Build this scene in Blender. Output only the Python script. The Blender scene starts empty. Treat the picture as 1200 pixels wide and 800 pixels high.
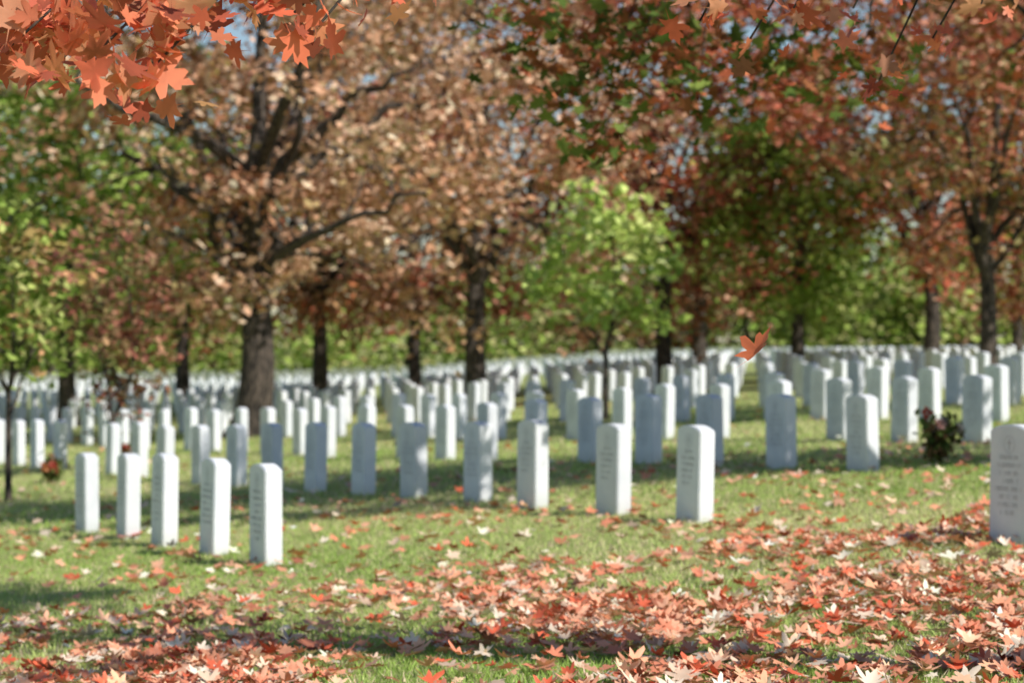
import bpy, math, random
import numpy as np
from mathutils import Vector, Matrix
random.seed(4); rng=np.random.default_rng(11)
scene=bpy.context.scene
COL=scene.collection
FPX=85/36*1200
CAMH=1.45
def P(px,py,D): return np.array([(px-600)/FPX*D, D, CAMH+(400-py)/FPX*D])

# ---------------- terrain
def gz(x,y):
    x=np.asarray(x,float); y=np.asarray(y,float)
    z=0.1+0.75*np.tanh(0.08*x/0.75)-0.0032*np.clip(y-20,0,120)
    z=z+0.025*np.sin(x*0.55+1.3)*np.sin(y*0.31)+0.012*np.sin(x*1.7+y*0.9)
    return z

# ---------------- materials
def newmat(name):
    m=bpy.data.materials.new(name); m.use_nodes=True
    nt=m.node_tree; nt.nodes.clear()
    return m,nt,nt.nodes,nt.links
def leaf_mat(name,trans=0.35,rough=0.55):
    m,nt,N,L=newmat(name)
    out=N.new('ShaderNodeOutputMaterial'); at=N.new('ShaderNodeAttribute'); at.attribute_name='col'
    no=N.new('ShaderNodeTexNoise'); no.inputs['Scale'].default_value=18; no.inputs['Detail'].default_value=2
    tc=N.new('ShaderNodeTexCoord'); L.new(tc.outputs['Object'],no.inputs['Vector'])
    hsv=N.new('ShaderNodeHueSaturation'); mr=N.new('ShaderNodeMapRange')
    mr.inputs['To Min'].default_value=0.75; mr.inputs['To Max'].default_value=1.25
    L.new(no.outputs['Fac'],mr.inputs['Value']); L.new(mr.outputs[0],hsv.inputs['Value']); L.new(at.outputs['Color'],hsv.inputs['Color'])
    pb=N.new('ShaderNodeBsdfPrincipled'); pb.inputs['Roughness'].default_value=rough
    pb.inputs['Specular IOR Level'].default_value=0.35
    tr=N.new('ShaderNodeBsdfTranslucent'); mx=N.new('ShaderNodeMixShader'); mx.inputs[0].default_value=trans
    L.new(hsv.outputs[0],pb.inputs['Base Color']); L.new(hsv.outputs[0],tr.inputs['Color'])
    L.new(pb.outputs[0],mx.inputs[1]); L.new(tr.outputs[0],mx.inputs[2]); L.new(mx.outputs[0],out.inputs['Surface'])
    return m
def leaf_fast(name,trans):
    m,nt,N,L=newmat(name)
    out=N.new('ShaderNodeOutputMaterial'); at=N.new('ShaderNodeAttribute'); at.attribute_name='col'
    df=N.new('ShaderNodeBsdfDiffuse'); tr=N.new('ShaderNodeBsdfTranslucent'); mx=N.new('ShaderNodeMixShader'); mx.inputs[0].default_value=trans
    L.new(at.outputs['Color'],df.inputs['Color']); L.new(at.outputs['Color'],tr.inputs['Color'])
    L.new(df.outputs[0],mx.inputs[1]); L.new(tr.outputs[0],mx.inputs[2]); L.new(mx.outputs[0],out.inputs['Surface'])
    return m
M_LEAFN=leaf_mat('near_leaf_foliage',.3,.5); M_LEAF=leaf_fast('leaf_foliage',.2); M_DRY=leaf_mat('fallen_leaf',0.08,0.55); M_GRASS=leaf_fast('grass_blade',.2)

def bark_mat():
    m,nt,N,L=newmat('bark')
    out=N.new('ShaderNodeOutputMaterial'); pb=N.new('ShaderNodeBsdfPrincipled'); pb.inputs['Roughness'].default_value=.9
    tc=N.new('ShaderNodeTexCoord'); mp=N.new('ShaderNodeMapping'); mp.inputs['Scale'].default_value=(7,7,1.6)
    no=N.new('ShaderNodeTexNoise'); no.inputs['Scale'].default_value=3; no.inputs['Detail'].default_value=6
    L.new(tc.outputs['Object'],mp.inputs[0]); L.new(mp.outputs[0],no.inputs['Vector'])
    cr=N.new('ShaderNodeValToRGB'); cr.color_ramp.elements[0].position=.4; cr.color_ramp.elements[0].color=(.014,.011,.009,1)
    cr.color_ramp.elements[1].position=.74; cr.color_ramp.elements[1].color=(.17,.13,.10,1)
    L.new(no.outputs['Fac'],cr.inputs[0]); L.new(cr.outputs[0],pb.inputs['Base Color'])
    bp=N.new('ShaderNodeBump'); bp.inputs['Strength'].default_value=.8; bp.inputs['Distance'].default_value=.03
    L.new(no.outputs['Fac'],bp.inputs['Height']); L.new(bp.outputs[0],pb.inputs['Normal']); L.new(pb.outputs[0],out.inputs[0])
    return m
M_BARK=bark_mat()

def stone_mat():
    m,nt,N,L=newmat('white_marble')
    out=N.new('ShaderNodeOutputMaterial'); pb=N.new('ShaderNodeBsdfPrincipled'); pb.inputs['Roughness'].default_value=.65
    tc=N.new('ShaderNodeTexCoord'); oi=N.new('ShaderNodeObjectInfo')
    va=N.new('ShaderNodeVectorMath'); va.operation='ADD'
    cb=N.new('ShaderNodeCombineXYZ'); ml=N.new('ShaderNodeMath'); ml.operation='MULTIPLY'; ml.inputs[1].default_value=57
    L.new(oi.outputs['Random'],ml.inputs[0]); L.new(ml.outputs[0],cb.inputs[0]); L.new(tc.outputs['Object'],va.inputs[0]); L.new(cb.outputs[0],va.inputs[1])
    no=N.new('ShaderNodeTexNoise'); no.inputs['Scale'].default_value=4; no.inputs['Detail'].default_value=7; no.inputs['Distortion'].default_value=.8
    L.new(va.outputs[0],no.inputs['Vector'])
    cr=N.new('ShaderNodeValToRGB'); cr.color_ramp.elements[0].position=.3; cr.color_ramp.elements[0].color=(.75,.78,.82,1)
    cr.color_ramp.elements[1].position=.6; cr.color_ramp.elements[1].color=(.85,.87,.89,1)
    L.new(no.outputs['Fac'],cr.inputs[0])
    sp=N.new('ShaderNodeSeparateXYZ'); L.new(tc.outputs['Object'],sp.inputs[0])
    mr=N.new('ShaderNodeMapRange'); mr.inputs['From Min'].default_value=0.0; mr.inputs['From Max'].default_value=.14; mr.inputs['To Min'].default_value=.6; mr.inputs['To Max'].default_value=0
    L.new(sp.outputs['Z'],mr.inputs['Value'])
    m2=N.new('ShaderNodeMath'); m2.operation='MULTIPLY'; L.new(mr.outputs[0],m2.inputs[0]); L.new(no.outputs['Fac'],m2.inputs[1])
    mx=N.new('ShaderNodeMix'); mx.data_type='RGBA'; mx.inputs['B'].default_value=(.38,.36,.28,1)
    L.new(m2.outputs[0],mx.inputs['Factor']); L.new(cr.outputs[0],mx.inputs['A'])
    rv=N.new('ShaderNodeMapRange'); rv.inputs['To Min'].default_value=.88; rv.inputs['To Max'].default_value=1.02; L.new(oi.outputs['Random'],rv.inputs['Value'])
    hs=N.new('ShaderNodeHueSaturation'); L.new(mx.outputs['Result'],hs.inputs['Color']); L.new(rv.outputs[0],hs.inputs['Value'])
    L.new(hs.outputs[0],pb.inputs['Base Color'])
    bp=N.new('ShaderNodeBump'); bp.inputs['Strength'].default_value=.2; bp.inputs['Distance'].default_value=.01
    n2=N.new('ShaderNodeTexNoise'); n2.inputs['Scale'].default_value=60; L.new(tc.outputs['Object'],n2.inputs['Vector']); L.new(n2.outputs['Fac'],bp.inputs['Height']); L.new(bp.outputs[0],pb.inputs['Normal'])
    L.new(pb.outputs[0],out.inputs[0]); return m
M_STONE=stone_mat()
def plain(name,c,r=.8):
    m,nt,N,L=newmat(name); out=N.new('ShaderNodeOutputMaterial'); pb=N.new('ShaderNodeBsdfPrincipled'); pb.inputs['Roughness'].default_value=r
    no=N.new('ShaderNodeTexNoise'); no.inputs['Scale'].default_value=30
    cr=N.new('ShaderNodeValToRGB'); cr.color_ramp.elements[0].color=tuple(v*.75 for v in c)+(1,); cr.color_ramp.elements[1].color=tuple(min(1,v*1.2) for v in c)+(1,)
    L.new(no.outputs['Fac'],cr.inputs[0]); L.new(cr.outputs[0],pb.inputs['Base Color']); L.new(pb.outputs[0],out.inputs[0]); return m
M_LETTER=plain('engraved_lettering',(.6,.61,.62))

def ground_mat():
    m,nt,N,L=newmat('lawn'); out=N.new('ShaderNodeOutputMaterial'); pb=N.new('ShaderNodeBsdfPrincipled'); pb.inputs['Roughness'].default_value=.95
    pb.inputs['Specular IOR Level'].default_value=.1
    tc=N.new('ShaderNodeTexCoord')
    n1=N.new('ShaderNodeTexNoise'); n1.inputs['Scale'].default_value=.35; n1.inputs['Detail'].default_value=5
    n2=N.new('ShaderNodeTexNoise'); n2.inputs['Scale'].default_value=9; n2.inputs['Detail'].default_value=6
    L.new(tc.outputs['Object'],n1.inputs['Vector']); L.new(tc.outputs['Object'],n2.inputs['Vector'])
    a=N.new('ShaderNodeMix'); a.data_type='RGBA'; a.inputs['A'].default_value=(.21,.30,.07,1); a.inputs['B'].default_value=(.42,.45,.17,1)
    c1=N.new('ShaderNodeMapRange'); c1.inputs['From Min'].default_value=.35; c1.inputs['From Max'].default_value=.65
    L.new(n1.outputs['Fac'],c1.inputs['Value']); L.new(c1.outputs[0],a.inputs['Factor'])
    b=N.new('ShaderNodeMix'); b.data_type='RGBA'; b.inputs['B'].default_value=(.50,.40,.24,1)
    c2=N.new('ShaderNodeMapRange'); c2.inputs['From Min'].default_value=.48; c2.inputs['From Max'].default_value=.75; c2.inputs['To Max'].default_value=.8
    L.new(n2.outputs['Fac'],c2.inputs['Value']); L.new(c2.outputs[0],b.inputs['Factor']); L.new(a.outputs['Result'],b.inputs['A'])
    L.new(b.outputs['Result'],pb.inputs['Base Color'])
    bp=N.new('ShaderNodeBump'); bp.inputs['Strength'].default_value=.4; bp.inputs['Distance'].default_value=.05
    n3=N.new('ShaderNodeTexNoise'); n3.inputs['Scale'].default_value=25; n3.inputs['Detail'].default_value=4; L.new(tc.outputs['Object'],n3.inputs['Vector'])
    L.new(n3.outputs['Fac'],bp.inputs['Height']); L.new(bp.outputs[0],pb.inputs['Normal']); L.new(pb.outputs[0],out.inputs[0]); return m

# ---------------- mesh helpers
def mesh_np(name,V,F,mat,cols=None,smooth=False,parent=None):
    V=np.asarray(V,np.float32); F=np.asarray(F,np.int32)
    me=bpy.data.meshes.new(name); k=F.shape[1]
    me.vertices.add(len(V)); me.vertices.foreach_set('co',V.ravel())
    me.loops.add(F.size); me.loops.foreach_set('vertex_index',F.ravel())
    me.polygons.add(len(F)); me.polygons.foreach_set('loop_start',np.arange(0,F.size,k,dtype=np.int32))
    try: me.polygons.foreach_set('loop_total',np.full(len(F),k,dtype=np.int32))
    except Exception: pass
    me.update(calc_edges=True)
    if cols is not None:
        a=me.color_attributes.new('col','FLOAT_COLOR','POINT')
        c=np.ones((len(V),4),np.float32); c[:,:3]=cols; a.data.foreach_set('color',c.ravel())
    if smooth: me.polygons.foreach_set('use_smooth',np.ones(len(F),dtype=bool))
    me.materials.append(mat)
    ob=bpy.data.objects.new(name,me); COL.objects.link(ob)
    if parent is not None: ob.parent=parent
    return ob
def fan(outline):
    o=np.array(outline,float); n=len(o)
    V=np.vstack([[0,0],o]); F=[(0,i+1,(i+1)%n+1) for i in range(n)]
    return V,np.array(F)
half=[(0,-.33),(.12,-.31),(.34,-.40),(.30,-.22),(.22,-.12),(.40,-.09),(.60,.08),(.50,.17),(.36,.145),(.18,.10),(.27,.29),(.22,.40),(.12,.37),(0,.64)]
full=half+[(-x,y) for x,y in reversed(half[1:-1])]
T_MAPLE=fan(full)
v,f=T_MAPLE; n=len(v); v=np.vstack([v,[-.012,-.3],[.012,-.3],[.03,-.78]]); f=np.vstack([f,[n,n+2,n+1]]); T_MAPLE=(v,f)
h2=[(0,-.3),(.33,-.38),(.22,-.12),(.58,.08),(.19,.10),(.24,.38),(.12,.34),(0,.64)]
T_MLOW=fan(h2+[(-x,y) for x,y in reversed(h2[1:-1])])
T_KITE=(np.array([[0,-.5],[.36,-.05],[0,.6],[-.36,-.05],]),np.array([[0,1,2],[0,2,3]]))
def leaves(name,Pn,size,T,cols,mat,up=0.3,curl=.5,parent=None,flat=None,seed=0):
    r=np.random.default_rng(seed); n=len(Pn); tv,tf=T; k=len(tv)
    nrm=r.normal(size=(n,3)); nrm/=np.linalg.norm(nrm,axis=1)[:,None]
    nrm[:,2]=np.abs(nrm[:,2])
    nrm=nrm*(1-up)+np.array([0,0,1])*up
    if flat is not None: nrm=nrm*flat+np.array([0,0,1])*(1-flat)
    nrm/=np.linalg.norm(nrm,axis=1)[:,None]
    t=r.normal(size=(n,3)); t-=nrm*(t*nrm).sum(1)[:,None]; t/=np.linalg.norm(t,axis=1)[:,None]
    b=np.cross(nrm,t)
    s=(size*r.uniform(.6,1.35,n))[:,None,None]
    asp=r.uniform(.75,1.1,n)[:,None,None]
    cz=r.uniform(-.4,1,n)[:,None]*curl
    r2=(tv**2).sum(1)[None,:]; ax=np.abs(tv[:,0])[None,:]
    z=cz*(r2*.8+ax*.5)
    V=Pn[:,None,:]+s*(asp*tv[None,:,0:1]*t[:,None,:]+tv[None,:,1:2]*b[:,None,:]+z[:,:,None]*nrm[:,None,:])
    F=(tf[None]+ (np.arange(n)*k)[:,None,None]).reshape(-1,3)
    return mesh_np(name,V.reshape(-1,3),F,mat,np.repeat(cols,k,axis=0),parent=parent)
def pal(n,palette,w=None,seed=0,var=.22):
    r=np.random.default_rng(seed); p=np.array(palette); 
    i=r.choice(len(p),n,p=None if w is None else np.array(w)/np.sum(w))
    return np.clip(p[i]*(1+r.normal(0,var,(n,1))),.01,.9)
def tubes(name,paths,parent,sides=7):
    Vs=[];Fs=[];o=0
    for pts,rad in paths:
        pts=np.asarray(pts,float); m=len(pts)
        tan=np.gradient(pts,axis=0); tan/=np.linalg.norm(tan,axis=1)[:,None]+1e-9
        ref=np.array([1,0.13,0.0]) if abs(tan[0][0])<.8 else np.array([0,1,0.1])
        a=np.cross(tan,ref); a/=np.linalg.norm(a,axis=1)[:,None]+1e-9; b=np.cross(tan,a)
        th=np.linspace(0,2*np.pi,sides,endpoint=False)
        ring=pts[:,None,:]+np.asarray(rad)[:,None,None]*(np.cos(th)[None,:,None]*a[:,None,:]+np.sin(th)[None,:,None]*b[:,None,:])
        Vs.append(ring.reshape(-1,3))
        i=np.arange(m-1)[:,None]*sides; j=np.arange(sides)[None,:]; j2=(j+1)%sides
        Fs.append((np.stack([i+j,i+j2,i+sides+j2,i+sides+j],-1).reshape(-1,4))+o); o+=m*sides
    return mesh_np(name,np.vstack(Vs),np.vstack(Fs),M_BARK,smooth=True,parent=parent)
def bez(a,b,c,n=9):
    t=np.linspace(0,1,n)[:,None]; return (1-t)**2*a+2*t*(1-t)*b+t*t*c
def wob(p,amt,r):
    q=p.copy(); w=r.normal(size=p.shape)*amt; w[0]=0; w[-1]=0; return q+w
def resample(p,n):
    p=np.array(p,float); s=np.concatenate([[0],np.cumsum(np.linalg.norm(np.diff(p,axis=0),axis=1))]); u=np.linspace(0,s[-1],n)
    return np.stack([np.interp(u,s,p[:,i]) for i in range(3)],-1)

def tree(name,x,y,tr,fork,center,radii,nclump,nleaf,lsize,palette,w=None,seed=1,T=None,clump_r=.75,extra=None,limbs=8,trunk_lean=(0,0),twigs=True,hollow=.35,up=.3,big=None,zmin=None,mat=None,exr=.05):
    T=T or T_KITE
    r=np.random.default_rng(seed); g=float(gz(x,y))
    e=bpy.data.objects.new(name,None); COL.objects.link(e); e.location=(x,y,g); e.empty_display_size=.3
    base=np.array([0,0,-.15]); top=np.array([trunk_lean[0],trunk_lean[1],fork])
    C=np.array([center[0]-x,center[1]-y,center[2]]); R=np.array(radii)
    paths=[]
    n=10; tp=bez(base,(base+top)/2+np.array([r.normal()*tr*.6,r.normal()*tr*.6,0]),top,n)
    rad=tr*(1-.35*np.linspace(0,1,n)); rad[0]*=1.6; rad[1]*=1.15
    paths.append((tp,rad))
    lead=wob(bez(top,(top+C)/2+np.array([r.normal()*.4,r.normal()*.4,0]),C+np.array([0,0,R[2]*.75]),10),.1*tr,r)
    paths.append((lead,tr*.62*(1-.85*np.linspace(0,1,10))))
    nodes=[lead[2:]]; nrad=[tr*.5*(1-.8*np.linspace(0.2,1,8))]
    for i in range(limbs):
        ang=2*math.pi*(i+r.uniform(-.3,.3))/limbs; el=r.uniform(-.5,.6)
        tip=C+R*np.array([math.cos(ang)*math.cos(el),math.sin(ang)*math.cos(el),math.sin(el)])*r.uniform(.7,.92)
        st=tp[-1-int(r.integers(0,3))] if r.random()<.6 else lead[int(r.integers(1,4))]
        mid=(st+tip)/2+np.array([0,0,1])*R[2]*r.uniform(.0,.3)+r.normal(size=3)*R*.06
        p=wob(bez(st,mid,tip,12),.035*R.mean()*.6,r)
        rr=tr*r.uniform(.32,.5)*(1-.88*np.linspace(0,1,12))
        paths.append((p,rr)); nodes.append(p[3:]); nrad.append(rr[3:])
    if big:
        for pl,r0,r1 in big:
            q=resample(np.vstack([tp[-2]]+[np.array(a)-np.array([x,y,g]) for a in pl]),14); q=wob(q,.05,r)
            rr=np.linspace(r0,r1,14); paths.append((q,rr)); nodes.append(q[4:]); nrad.append(rr[4:])
    nodes=np.vstack(nodes); nrad=np.concatenate(nrad)
    cl=[]
    while len(cl)<nclump:
        q=r.normal(size=3); q/=np.linalg.norm(q); rad_=r.uniform(hollow,1)**.7
        lump=1+.16*math.sin(3.1*q[0]*2+seed)+.14*math.cos(4.3*q[1]*2+2*q[2]+seed)
        c=C+q*R*rad_*lump
        if c[2]>(zmin if zmin is not None else max(.9,fork*.4)): cl.append(c)
    cl=np.array(cl)
    nl=nleaf//len(cl)
    LP=[];LC=[]
    def twig(c):
        d=np.linalg.norm(nodes-c,axis=1)+ .6*np.maximum(0,nodes[:,2]-c[2]); i=int(np.argmin(d)); s=nodes[i]
        p=wob(bez(s,(s+c)/2+np.array([0,0,.12*np.linalg.norm(c-s)]),c,6),.03,r)
        paths.append((p,np.linspace(min(nrad[i]*.7,.035*max(1,tr*3)),.008,6)))
    for j,c in enumerate(cl):
        if twigs: twig(c)
        rr=clump_r*r.uniform(.6,1.35)
        k=max(8,int(nl*r.uniform(.5,1.5)))
        q=r.normal(size=(k,3))*np.array([rr,rr,rr*.62])*.62+c
        LP.append(q)
        cc=pal(k,palette,w,int(r.integers(1e6)))
        bias=np.array(palette[int(r.choice(len(palette),p=None if w is None else np.array(w)/np.sum(w)))])
        LC.append(cc*.65+bias*.35*r.uniform(.8,1.2))
    if extra:
        for (pos,er,en) in extra:
            c=np.array(pos)-np.array([x,y,g])
            d=np.linalg.norm(nodes-c,axis=1); i=int(np.argmin(d)); s=nodes[i]
            m_=(s+c)/2+np.array([0,0,.3*np.linalg.norm(c-s)])
            p=wob(bez(s,m_,c,9),.03,r); paths.append((p,np.linspace(min(nrad[i]*.8,exr),.004,9)))
            LP.append(r.normal(size=(en,3))*np.array([er,er,er*.6])*.6+c)
            LC.append(pal(en,palette,w,int(r.integers(1e6))))
    tubes('trunk_and_limbs',paths,e)
    leaves('foliage',np.vstack(LP),lsize,T,np.vstack(LC),mat or M_LEAF,up=up,parent=e,seed=seed)
    return e

# ---------------- ground
xs=np.concatenate([np.linspace(-600,-40,16),np.linspace(-38,38,153),np.linspace(40,600,16)])
ys=np.concatenate([np.linspace(-200,-5,8),np.linspace(-4,60,161),np.linspace(62,160,50),np.linspace(170,1500,20)])
X_,Y_=np.meshgrid(xs,ys); V=np.stack([X_,Y_,gz(X_,Y_)],-1).reshape(-1,3)
nx=len(xs); ii,jj=np.meshgrid(np.arange(len(ys)-1),np.arange(nx-1),indexing='ij')
F=np.stack([ii*nx+jj,ii*nx+jj+1,(ii+1)*nx+jj+1,(ii+1)*nx+jj],-1).reshape(-1,4)
mesh_np('ground',V,F,ground_mat(),smooth=True)

# ---------------- grass
def patch(x,y):
    return .5+.25*np.sin(x*.9+y*.35+1)+.2*np.sin(x*.37-y*.8)+.15*np.sin(x*2.1+y*1.7)
def grass(name,n,y0,y1,h,wd,seed):
    r=np.random.default_rng(seed)
    y=y0+(y1-y0)*r.random(n)**1.35; x=(r.random(n)*2-1)*(.235*y+1.2)
    z=gz(x,y)-.004
    B=np.stack([x,y,z],-1); a=r.uniform(0,2*np.pi,n); hh=h*r.uniform(.4,1.3,n); ww=wd*r.uniform(.6,1.3,n)
    side=np.stack([np.cos(a),np.sin(a),np.zeros(n)],-1)*ww[:,None]
    ln=r.normal(size=(n,2))*.55
    tip=B+np.stack([ln[:,0]*hh,ln[:,1]*hh,hh],-1)
    V=np.stack([B-side,B+side,tip],1).reshape(-1,3); F=np.arange(3*n).reshape(-1,3)
    m=np.clip(patch(x,y)+.12*(x>0)*np.exp(-((y-15)/4)**2),0,1)[:,None]
    c=np.array([.33,.48,.11])*(1-m)+np.array([.56,.64,.24])*m
    dry=r.random(n)<(.17+.22*m[:,0]); c[dry]=np.array([.68,.56,.37])
    c=c*r.uniform(.7,1.25,(n,1))
    mesh_np(name,V,F,M_GRASS,np.repeat(c,3,axis=0))
grass('lawn_grass',210000,8.2,22,.04,.0045,1)
grass('lawn_grass_far',90000,20,50,.05,.009,2)

# ---------------- fallen leaves
RP=[(.78,.28,.16),(.82,.43,.27),(.84,.61,.44),(.66,.13,.06),(.76,.34,.20),(.46,.16,.09),(.84,.70,.55)]
RW=[3,3,2.4,1.6,2.5,1.1,1.3]
def fallen(name,n,y0,y1,dens,size,T,seed):
    r=np.random.default_rng(seed); m=n*6; y=y0+(y1-y0)*r.random(m); x=(r.random(m)*2-1)*(.235*y+1.3)
    keep=r.random(m)<dens(x,y)*(.235*y+1.3)/(.235*y1+1.3); x=x[keep][:n]; y=y[keep][:n]
    z=gz(x,y)+r.uniform(.02,.055,len(x))
    leaves(name,np.stack([x,y,z],-1),size,T,pal(len(x),RP,RW,seed),M_DRY,up=.35,curl=.8,flat=.6,seed=seed); return len(x)
def dens1(x,y):
    cl=np.clip(.5+.3*np.sin(x*1.9+y*1.1)+.25*np.sin(x*.8-y*2.3+2)+.28*np.sin(x*3.7+y*.6)+.15*np.sin(x*6.1-y*4.3),0.08,1)
    edge=1/(1+np.exp((y-13.3-.4*x)/.9)); return np.clip(edge*cl+.09*np.exp(-(y-12)/7)*(.4+cl),0,1)
print('near leaves',fallen('fallen_leaves',14500,7.8,25,dens1,.083,T_MAPLE,5))
fallen('fallen_leaves_far',1000,18,60,lambda x,y: np.exp(-(y-18)/14)*.9+.08,.1,T_MLOW,6)

# ---------------- headstones
import bmesh
def stone_mesh(name,w=.36,t=.12,h=.655,arch=.035,letters=None,seed=0):
    bm=bmesh.new(); n=12
    prof=[(-w/2,-.2),(w/2,-.2)]+[(w/2-w*i/n, h+arch*(1-((2*i/n)-1)**2)) for i in range(n+1)]
    vs=[bm.verts.new((x,-t/2,z)) for x,z in prof]; f=bm.faces.new(vs)
    ext=bmesh.ops.extrude_face_region(bm,geom=[f]); ev=[v for v in ext['geom'] if isinstance(v,bmesh.types.BMVert)]
    bmesh.ops.translate(bm,verts=ev,vec=(0,t,0)); bmesh.ops.recalc_face_normals(bm,faces=bm.faces)
    edges=[e for e in bm.edges if len(e.link_faces)==2 and e.calc_face_angle()>.5]
    bmesh.ops.bevel(bm,geom=edges,offset=.008,segments=2,affect='EDGES')
    for fa in bm.faces: fa.material_index=0
    r=random.Random(seed)
    if letters:
        for side in (-1,1):
            yy=side*(t/2+.0015)
            def quad(x0,x1,z0,z1):
                q=[bm.verts.new((a,yy,b)) for a,b in ((x0,z0),(x1,z0),(x1,z1),(x0,z1))]
                if side>0: q.reverse()
                fq=bm.faces.new(q); fq.material_index=1
            cz=.575; 
            quad(-.006,.006,cz-.033,cz+.033); quad(-.022,-.0065,cz+.004,cz+.014); quad(.0065,.022,cz+.004,cz+.014)
            for i in range(20):
                a=2*math.pi*i/20; a2=2*math.pi*(i+.8)/20
                q=[bm.verts.new((ra*math.cos(b),yy,cz+ra*math.sin(b))) for ra,b in ((.045,a),(.05,a),(.05,a2),(.045,a2))]
                if side<0: q.reverse()
                fq=bm.faces.new(q); fq.material_index=1
            zl=.49
            for line in range(letters if side<0 else letters-2):
                k=r.randint(7,12); lw=.021; x0=-k*lw/2
                for c in range(k):
                    if r.random()<.12: continue
                    a=x0+c*lw; hh=.026
                    quad(a,a+.0045,zl,zl+hh)
                    if r.random()<.75: quad(a+.011,a+.0155,zl,zl+hh)
                    if r.random()<.6:
                        zz=zl+r.choice([0,.011,.0215]); quad(a+.005,a+.0105,zz,zz+.005)
                zl-=.045
    me=bpy.data.meshes.new(name); bm.to_mesh(me); bm.free(); me.materials.append(M_STONE); me.materials.append(M_LETTER); return me
SM=[stone_mesh('headstone_a',letters=7,seed=1),stone_mesh('headstone_b',letters=6,seed=2),stone_mesh('headstone_c',letters=8,seed=3)]
d=np.array([-.41,.912]); d/=np.linalg.norm(d); nn=np.array([d[1],-d[0]])
rotz=math.atan2(d[1],d[0])+math.pi
P0=np.array([1.32,17.2]); pts=[]
for s in range(5):
    pts.append((np.array([-1.67,16.3])+d*(s*1.2)))
pts.append(np.array([2.86,13.8]))
for k in range(0,70):
    for j in range(-40,110):
        t=j*1.35
        if t<2.7*k-.1: continue
        q=P0+nn*3.1*k+d*t
        if q[1]>112 or abs(q[0])>.225*q[1]+2.5: continue
        if random.random()<.015: continue
        pts.append(q)
tree_xy=[]
def add_stones(pts,tree_xy):
    c=0
    for q in pts:
        if any((q[0]-a)**2+(q[1]-b)**2<.8**2 for a,b in tree_xy): continue
        o=bpy.data.objects.new('headstone' ,SM[random.randrange(3)]); COL.objects.link(o)
        x=q[0]+random.gauss(0,.02); y=q[1]+random.gauss(0,.03)
        o.location=(x,y,float(gz(x,y))+random.gauss(0,.012)); o.rotation_euler=(random.gauss(0,.012),random.gauss(0,.012),rotz+random.gauss(0,.03)); c+=1
    print('stones',c)
def far_stones():
    prof=np.array([(-.18,-.2),(.18,-.2),(.18,.64),(.09,.67),(0,.68),(-.09,.67),(-.18,.64)]); k=len(prof)
    V=[];F4=[]
    dd=np.array([.96,.28]); dn=np.array([-.28,.96]); o=0
    for a in range(-60,70):
        for b in range(0,13):
            q=np.array([0,117])+dd*a*1.5+dn*b*3.1
            if abs(q[0])>.235*q[1] or q[1]<113: continue
            z=float(gz(*q)); q=q+rng.normal(0,.04,2)
            for s in (-.06,.06):
                for (u,h) in prof: 
                    p=q+dd*u+dn*s; V.append((p[0],p[1],z+h))
            for i in range(k):
                i2=(i+1)%k; F4.append((o+i,o+i2,o+k+i2,o+k+i))
            for st in (0,k):
                F4.append((o+st,o+st+1,o+st+2,o+st+6)); F4.append((o+st+2,o+st+3,o+st+5,o+st+6))
            o+=2*k
    mesh_np('distant_headstones',V,F4,M_STONE)
far_stones()

# ---------------- trees
TAN=[(.70,.42,.27),(.54,.28,.16),(.84,.62,.44),(.30,.13,.07),(.30,.26,.08)]
TW=[3,3,2.8,1.3,.6]
RED=[(.68,.27,.18),(.54,.14,.08),(.76,.45,.31),(.28,.07,.04),(.2,.2,.05)]
RWt=[3,2.9,2.0,1.3,.9]
GRN=[(.28,.41,.08),(.44,.56,.14),(.15,.24,.04),(.58,.58,.22)]
GW=[3,2.5,1.8,1]
YG=[(.52,.66,.15),(.68,.80,.26),(.32,.44,.09),(.74,.66,.30)]
def X(px,D): return (px-600)/FPX*D
def addtree(name,px,D,*a,**k):
    x=X(px,D); tree_xy.append((x,D)); dx=k.pop('dx',0); dy=k.pop('dy',0); cz=k.pop('cz')
    return tree(name,x,D,*a,center=(x+dx,D+dy,cz),**k)
bigA=[([P(296,215,44.5),P(245,165,43),P(150,130,41.5),P(90,95,41)],.20,.05),
      ([P(296,215,44.5),P(330,130,43),P(368,40,42),P(380,-40,42)],.19,.06),
      ([P(300,330,45),P(345,280,43.5),P(420,250,42.5),P(500,225,42)],.13,.03),
      ([P(285,340,45),P(240,290,44),P(190,270,43)],.10,.03)]
addtree('oak_tree',290,46,.38,3.4,cz=7.2,radii=(4.9,4.8,5.6),dx=.3,nclump=130,nleaf=14500,lsize=.2,palette=TAN,w=TW,seed=3,clump_r=.68,limbs=9,big=bigA,zmin=1.8)
addtree('oak_tree',560,57,.29,3.2,cz=7.2,radii=(5.2,5,6.0),nclump=130,nleaf=14500,lsize=.22,palette=TAN,w=TW,seed=5,clump_r=.72,limbs=9,zmin=1.7)
addtree('oak_tree',375,66,.26,3.0,cz=6.6,radii=(5.0,4.6,5.2),nclump=110,nleaf=11000,lsize=.24,palette=TAN+RED[:2],seed=7,clump_r=.85,zmin=1.6)
addtree('oak_tree',490,76,.24,3.0,cz=6.4,radii=(5,4.5,5.0),nclump=95,nleaf=9000,lsize=.26,palette=RED,w=RWt,seed=8,clump_r=.9,zmin=1.8)
addtree('maple_tree',780,64,.26,3.0,cz=7.6,radii=(4.6,4.5,6.4),nclump=125,nleaf=13000,lsize=.22,palette=RED,w=RWt,seed=9,clump_r=.78,zmin=1.8)
addtree('maple_tree',822,72,.26,3.2,cz=7.0,radii=(4.2,4,5.6),nclump=95,nleaf=9000,lsize=.24,palette=RED+GRN[:1],seed=10,clump_r=.8,zmin=1.8)
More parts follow.
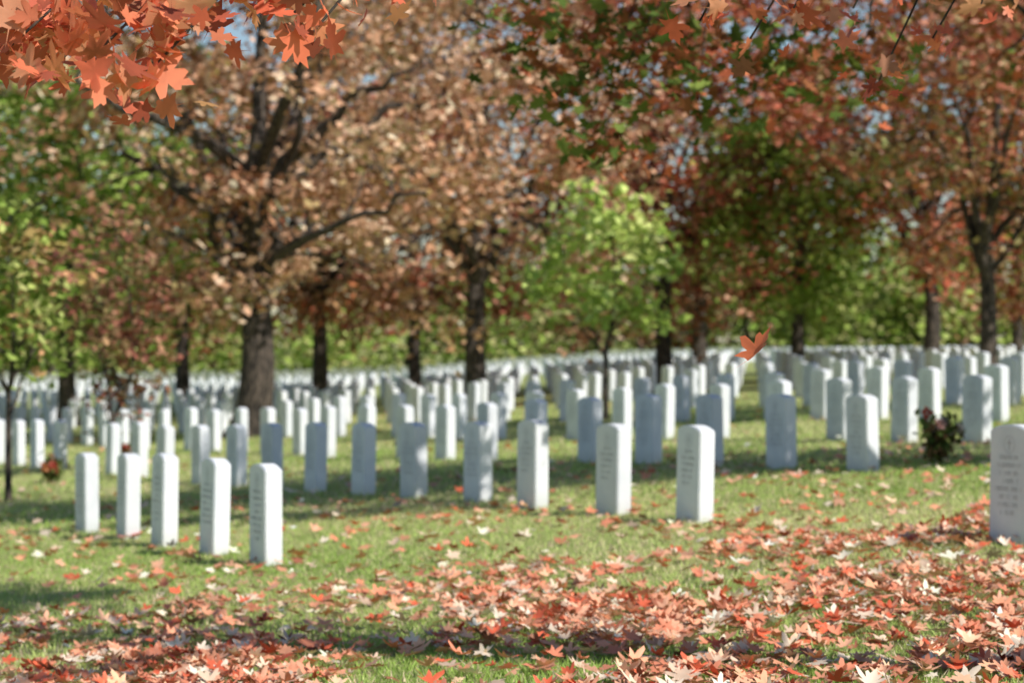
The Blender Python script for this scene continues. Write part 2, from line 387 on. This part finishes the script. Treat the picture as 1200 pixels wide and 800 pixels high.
addtree('linden_tree',935,62,.22,2.4,cz=4.4,radii=(2.6,2.6,3.2),nclump=85,nleaf=8500,lsize=.2,palette=GRN,w=GW,seed=12,clump_r=.65,zmin=1.3)
addtree('maple_tree',1085,60,.24,3.0,cz=7.4,radii=(4.2,4.2,6.2),nclump=120,nleaf=13500,lsize=.22,palette=RED,w=RWt,seed=13,clump_r=.75,zmin=1.8)
addtree('maple_tree',1155,51,.22,2.7,cz=6.4,radii=(3.5,3.5,5.0),dx=.9,nclump=115,nleaf=13000,lsize=.19,palette=RED+[(.38,.40,.16)],seed=14,clump_r=.7,zmin=1.6)
addtree('maple_tree',1195,70,.2,2.8,cz=7.2,radii=(4,4,5.9),nclump=90,nleaf=9000,lsize=.24,palette=RED+GRN[:2],seed=15,clump_r=.8,zmin=1.4)
addtree('linden_tree',80,60,.25,3,cz=5.8,radii=(3.9,4,4.9),dx=-.3,nclump=120,nleaf=13500,lsize=.22,palette=GRN,w=GW,seed=16,clump_r=.75,zmin=1.4)
addtree('linden_tree',-40,50,.22,2.8,cz=5.2,radii=(3.2,3.2,4.2),nclump=100,nleaf=9000,lsize=.2,palette=GRN,w=GW,seed=17,clump_r=.7,zmin=1.2)
addtree('linden_tree',215,74,.26,2.8,cz=5.2,radii=(3.4,3.2,3.8),nclump=80,nleaf=7500,lsize=.24,palette=GRN+[(.32,.16,.09)],seed=31,clump_r=.8,zmin=1.0)
addtree('young_maple_tree',710,40,.055,1.25,cz=2.6,radii=(1.5,1.4,1.45),nclump=36,nleaf=1500,lsize=.19,palette=YG,w=[3,2,3,.9],seed=18,clump_r=.42,limbs=8,hollow=.2)
addtree('young_maple_tree',10,27,.045,1.2,cz=2.2,radii=(1.0,.9,1.05),nclump=36,nleaf=1300,lsize=.13,palette=GRN+RED[:1],seed=19,clump_r=.32,limbs=7,hollow=.2)
addtree('redbud_tree',132,33,.05,.7,cz=2.2,radii=(.95,.95,1.6),nclump=44,nleaf=1700,lsize=.13,palette=[(.36,.13,.09),(.2,.08,.06),(.48,.26,.16),(.24,.25,.09)],seed=20,clump_r=.33,limbs=8,hollow=.15)
# maples right of the frame: crowns overhang the view and shade the rows
DK=[(.10,.15,.035),(.16,.21,.05),(.50,.14,.07),(.62,.21,.10),(.28,.11,.05)]
tree('maple_tree',6.8,18.6,.3,2.8,center=(4.8,19.2,6.5),radii=(6.2,3.5,3.1),nclump=230,nleaf=26000,lsize=.135,palette=DK,w=[3,3,2,1,2],seed=22,T=T_MLOW,clump_r=.55,limbs=12,hollow=.1,zmin=3.3,
  extra=[(P(705,170,18),.3,90),(P(690,100,18),.5,170),(P(820,100,18),.5,140),(P(760,40,18),.5,190),(P(640,30,18),.45,140),(P(900,60,18),.5,140),(P(1000,80,18),.5,140)])
tree('maple_tree',9.6,32.5,.28,3.0,center=(8.4,32.5,6.9),radii=(4.3,4.0,3.9),nclump=120,nleaf=13000,lsize=.17,palette=RED[:2]+DK,seed=23,clump_r=.6,limbs=10,hollow=.2,zmin=3.2)
# near maple, trunk out of frame to the right of the camera, shades the left foreground
NR=[(.78,.24,.12),(.70,.16,.08),(.84,.37,.2),(.44,.11,.06)]
ex=[]
for (a,b,n_) in [(15,15,40),(65,45,34),(130,10,30),(185,40,24),(40,-20,36),(225,5,20),(175,85,12),(100,75,12),(300,-5,18),(345,15,10),(352,55,6),(425,-8,9),(250,-20,20),(5,60,18),(150,105,5),(60,80,8)]:
    ex.append((P(a,b,6.8+random.uniform(-.5,.5)),.13,n_))
for (a,b,n_) in [(820,25,6),(930,10,7),(1030,95,8),(1000,10,7),(1090,50,5),(1150,5,7),(870,60,3)]:
    ex.append((P(a,b,9+random.uniform(-.5,1)),.12,n_))
tree('maple_tree',3.4,7.4,.17,2.8,center=(1.35,9.7,6.1),radii=(1.9,1.25,1.1),nclump=56,nleaf=5200,lsize=.1,palette=NR,w=[3,3,2,1],seed=24,T=T_MAPLE,clump_r=.4,limbs=8,extra=ex,up=.1,mat=M_LEAFN,exr=.012)
add_stones(pts,tree_xy)

# distant woodland mass
def woods():
    r=np.random.default_rng(77); LP=[];LC=[]
    pals=[GRN,YG,TAN,GRN,RED,YG]
    e=bpy.data.objects.new('distant_trees',None); COL.objects.link(e)
    paths=[]
    for i in range(75):
        D=r.uniform(162,215); x=r.uniform(-.3,.3)*D; h=r.uniform(5.5,10.5)*(D/180); g=float(gz(x,D))
        p=pals[int(r.integers(len(pals)))]
        paths.append((np.array([[x,D,g-.2],[x+.1,D,g+h*.3],[x,D,g+h*.8]]),np.array([.35,.28,.08])))
        for c in range(22):
            q=r.normal(size=3); q/=np.linalg.norm(q); cpos=np.array([x,D,g+h*.54])+q*np.array([h*.36,h*.36,h*.46])*r.uniform(.3,1)
            k=44; LP.append(r.normal(size=(k,3))*np.array([1.1,1.1,.8])+cpos); LC.append(pal(k,p,None,int(r.integers(1e6)))*r.uniform(.5,1.0))
    for i in range(420):
        D=r.uniform(158,205); x=r.uniform(-.3,.3)*D; g=float(gz(x,D)); p=[YG,GRN,YG,GRN][int(r.integers(4))]
        k=46; LP.append(r.normal(size=(k,3))*np.array([1.8,1.2,1.0])+np.array([x,D,g+r.uniform(.5,4.5)])); LC.append(pal(k,p,None,int(r.integers(1e6)))*r.uniform(.35,.95))
    tubes('trunks',paths,e,6)
    leaves('foliage',np.vstack(LP),.62,T_KITE,np.vstack(LC),M_LEAF,up=.3,parent=e,seed=9)
woods()

# ---------------- flower bouquets
M_FL=leaf_mat('petal',.3,.5)
def bouquet(x,y,h,rad,flowers,seed):
    r=np.random.default_rng(seed); g=float(gz(x,y)); e=bpy.data.objects.new('flower_bouquet',None); COL.objects.link(e); e.location=(x,y,g)
    paths=[]; tips=[]
    for i in range(22):
        a=r.uniform(0,2*np.pi); q=np.array([math.cos(a)*rad*r.uniform(.2,1),math.sin(a)*rad*r.uniform(.2,1),h*r.uniform(.55,1)])
        paths.append((bez(np.array([0,0,-.02]),np.array([q[0]*.3,q[1]*.3,q[2]*.7]),q,6),np.linspace(.006,.003,6))); tips.append(q)
    tips=np.array(tips); st=tubes('stems',paths,e,5)
    n=330; t=tips[r.integers(len(tips),size=n)]*r.uniform(.25,1,(n,1))+r.normal(0,.035,(n,3))
    leaves('greenery',t,.085,T_KITE,pal(n,[(.09,.14,.04),(.15,.17,.05),(.16,.10,.05)],None,seed),M_LEAF,up=.1,parent=e,seed=seed)
    fp=[];fc=[]
    for i,c in enumerate(flowers):
        q=tips[i]*np.array([.8,.8,1.0])+np.array([0,-.05,.0]); m=30
        u=r.normal(size=(m,3)); u/=np.linalg.norm(u,axis=1)[:,None]; fp.append(q+u*.036); fc.append(np.tile(c,(m,1))*r.uniform(.8,1.1,(m,1)))
    leaves('blooms',np.vstack(fp),.055,T_KITE,np.vstack(fc),M_FL,up=0,parent=e,seed=seed+1)
W_=(.85,.75,.68); R_=(.6,.12,.08); O_=(.75,.3,.12); PK=(.8,.5,.45)
bouquet(X(1100,21),21.0,.46,.2,[W_,W_,PK,R_,W_,W_],3)
bouquet(X(60,31),31,.3,.14,[R_,O_,R_,O_],4); bouquet(X(478,31.5),31.5,.32,.14,[O_,O_,R_,W_],5); bouquet(X(150,34),34,.3,.12,[R_,PK,R_],6)

# ---------------- falling leaf
tv,tf=T_MAPLE; v3=np.zeros((len(tv),3)); v3[:,:2]=tv; v3[:,2]=.45*np.abs(tv[:,0])+.35*tv[:,1]**2
v3*=.125
fl=mesh_np('falling_maple_leaf',v3,tf,M_LEAFN,np.tile([(.74,.2,.09)],(len(tv),1)))
fl.location=tuple(P(888,411,6.9)); fl.rotation_euler=(math.radians(50),math.radians(9),math.radians(-66))

# ---------------- light, sky, camera
sh=np.array([.75,-.66]); sh/=np.linalg.norm(sh); el=math.radians(41)
sv=Vector((sh[0]*math.cos(el),sh[1]*math.cos(el),math.sin(el)))
sl=bpy.data.lights.new('sun','SUN'); sl.energy=5; sl.angle=math.radians(.5); sl.color=(1,.95,.88)
so=bpy.data.objects.new('sun',sl); COL.objects.link(so); so.rotation_euler=sv.to_track_quat('Z','Y').to_euler(); so.location=(20,-20,30)
w=bpy.data.worlds.new('World'); scene.world=w; w.use_nodes=True; nt=w.node_tree
bg=nt.nodes['Background']; sky=nt.nodes.new('ShaderNodeTexSky'); sky.sky_type='NISHITA'; sky.sun_disc=False
sky.sun_elevation=el; sky.sun_rotation=math.atan2(sh[0],sh[1]); sky.dust_density=.3; sky.ozone_density=2.0
nt.links.new(sky.outputs[0],bg.inputs[0]); bg.inputs[1].default_value=.098
scene.view_settings.view_transform='Standard'; scene.view_settings.look='None'; scene.view_settings.exposure=0
cam=bpy.data.cameras.new('camera'); co=bpy.data.objects.new('camera',cam); COL.objects.link(co)
co.location=(0,0,CAMH); co.rotation_euler=(math.radians(90),0,0); cam.lens=85; cam.sensor_width=36; cam.clip_end=3000; cam.clip_start=.1
cam.dof.use_dof=True; cam.dof.focus_distance=7.4; cam.dof.aperture_fstop=4.0
scene.camera=co
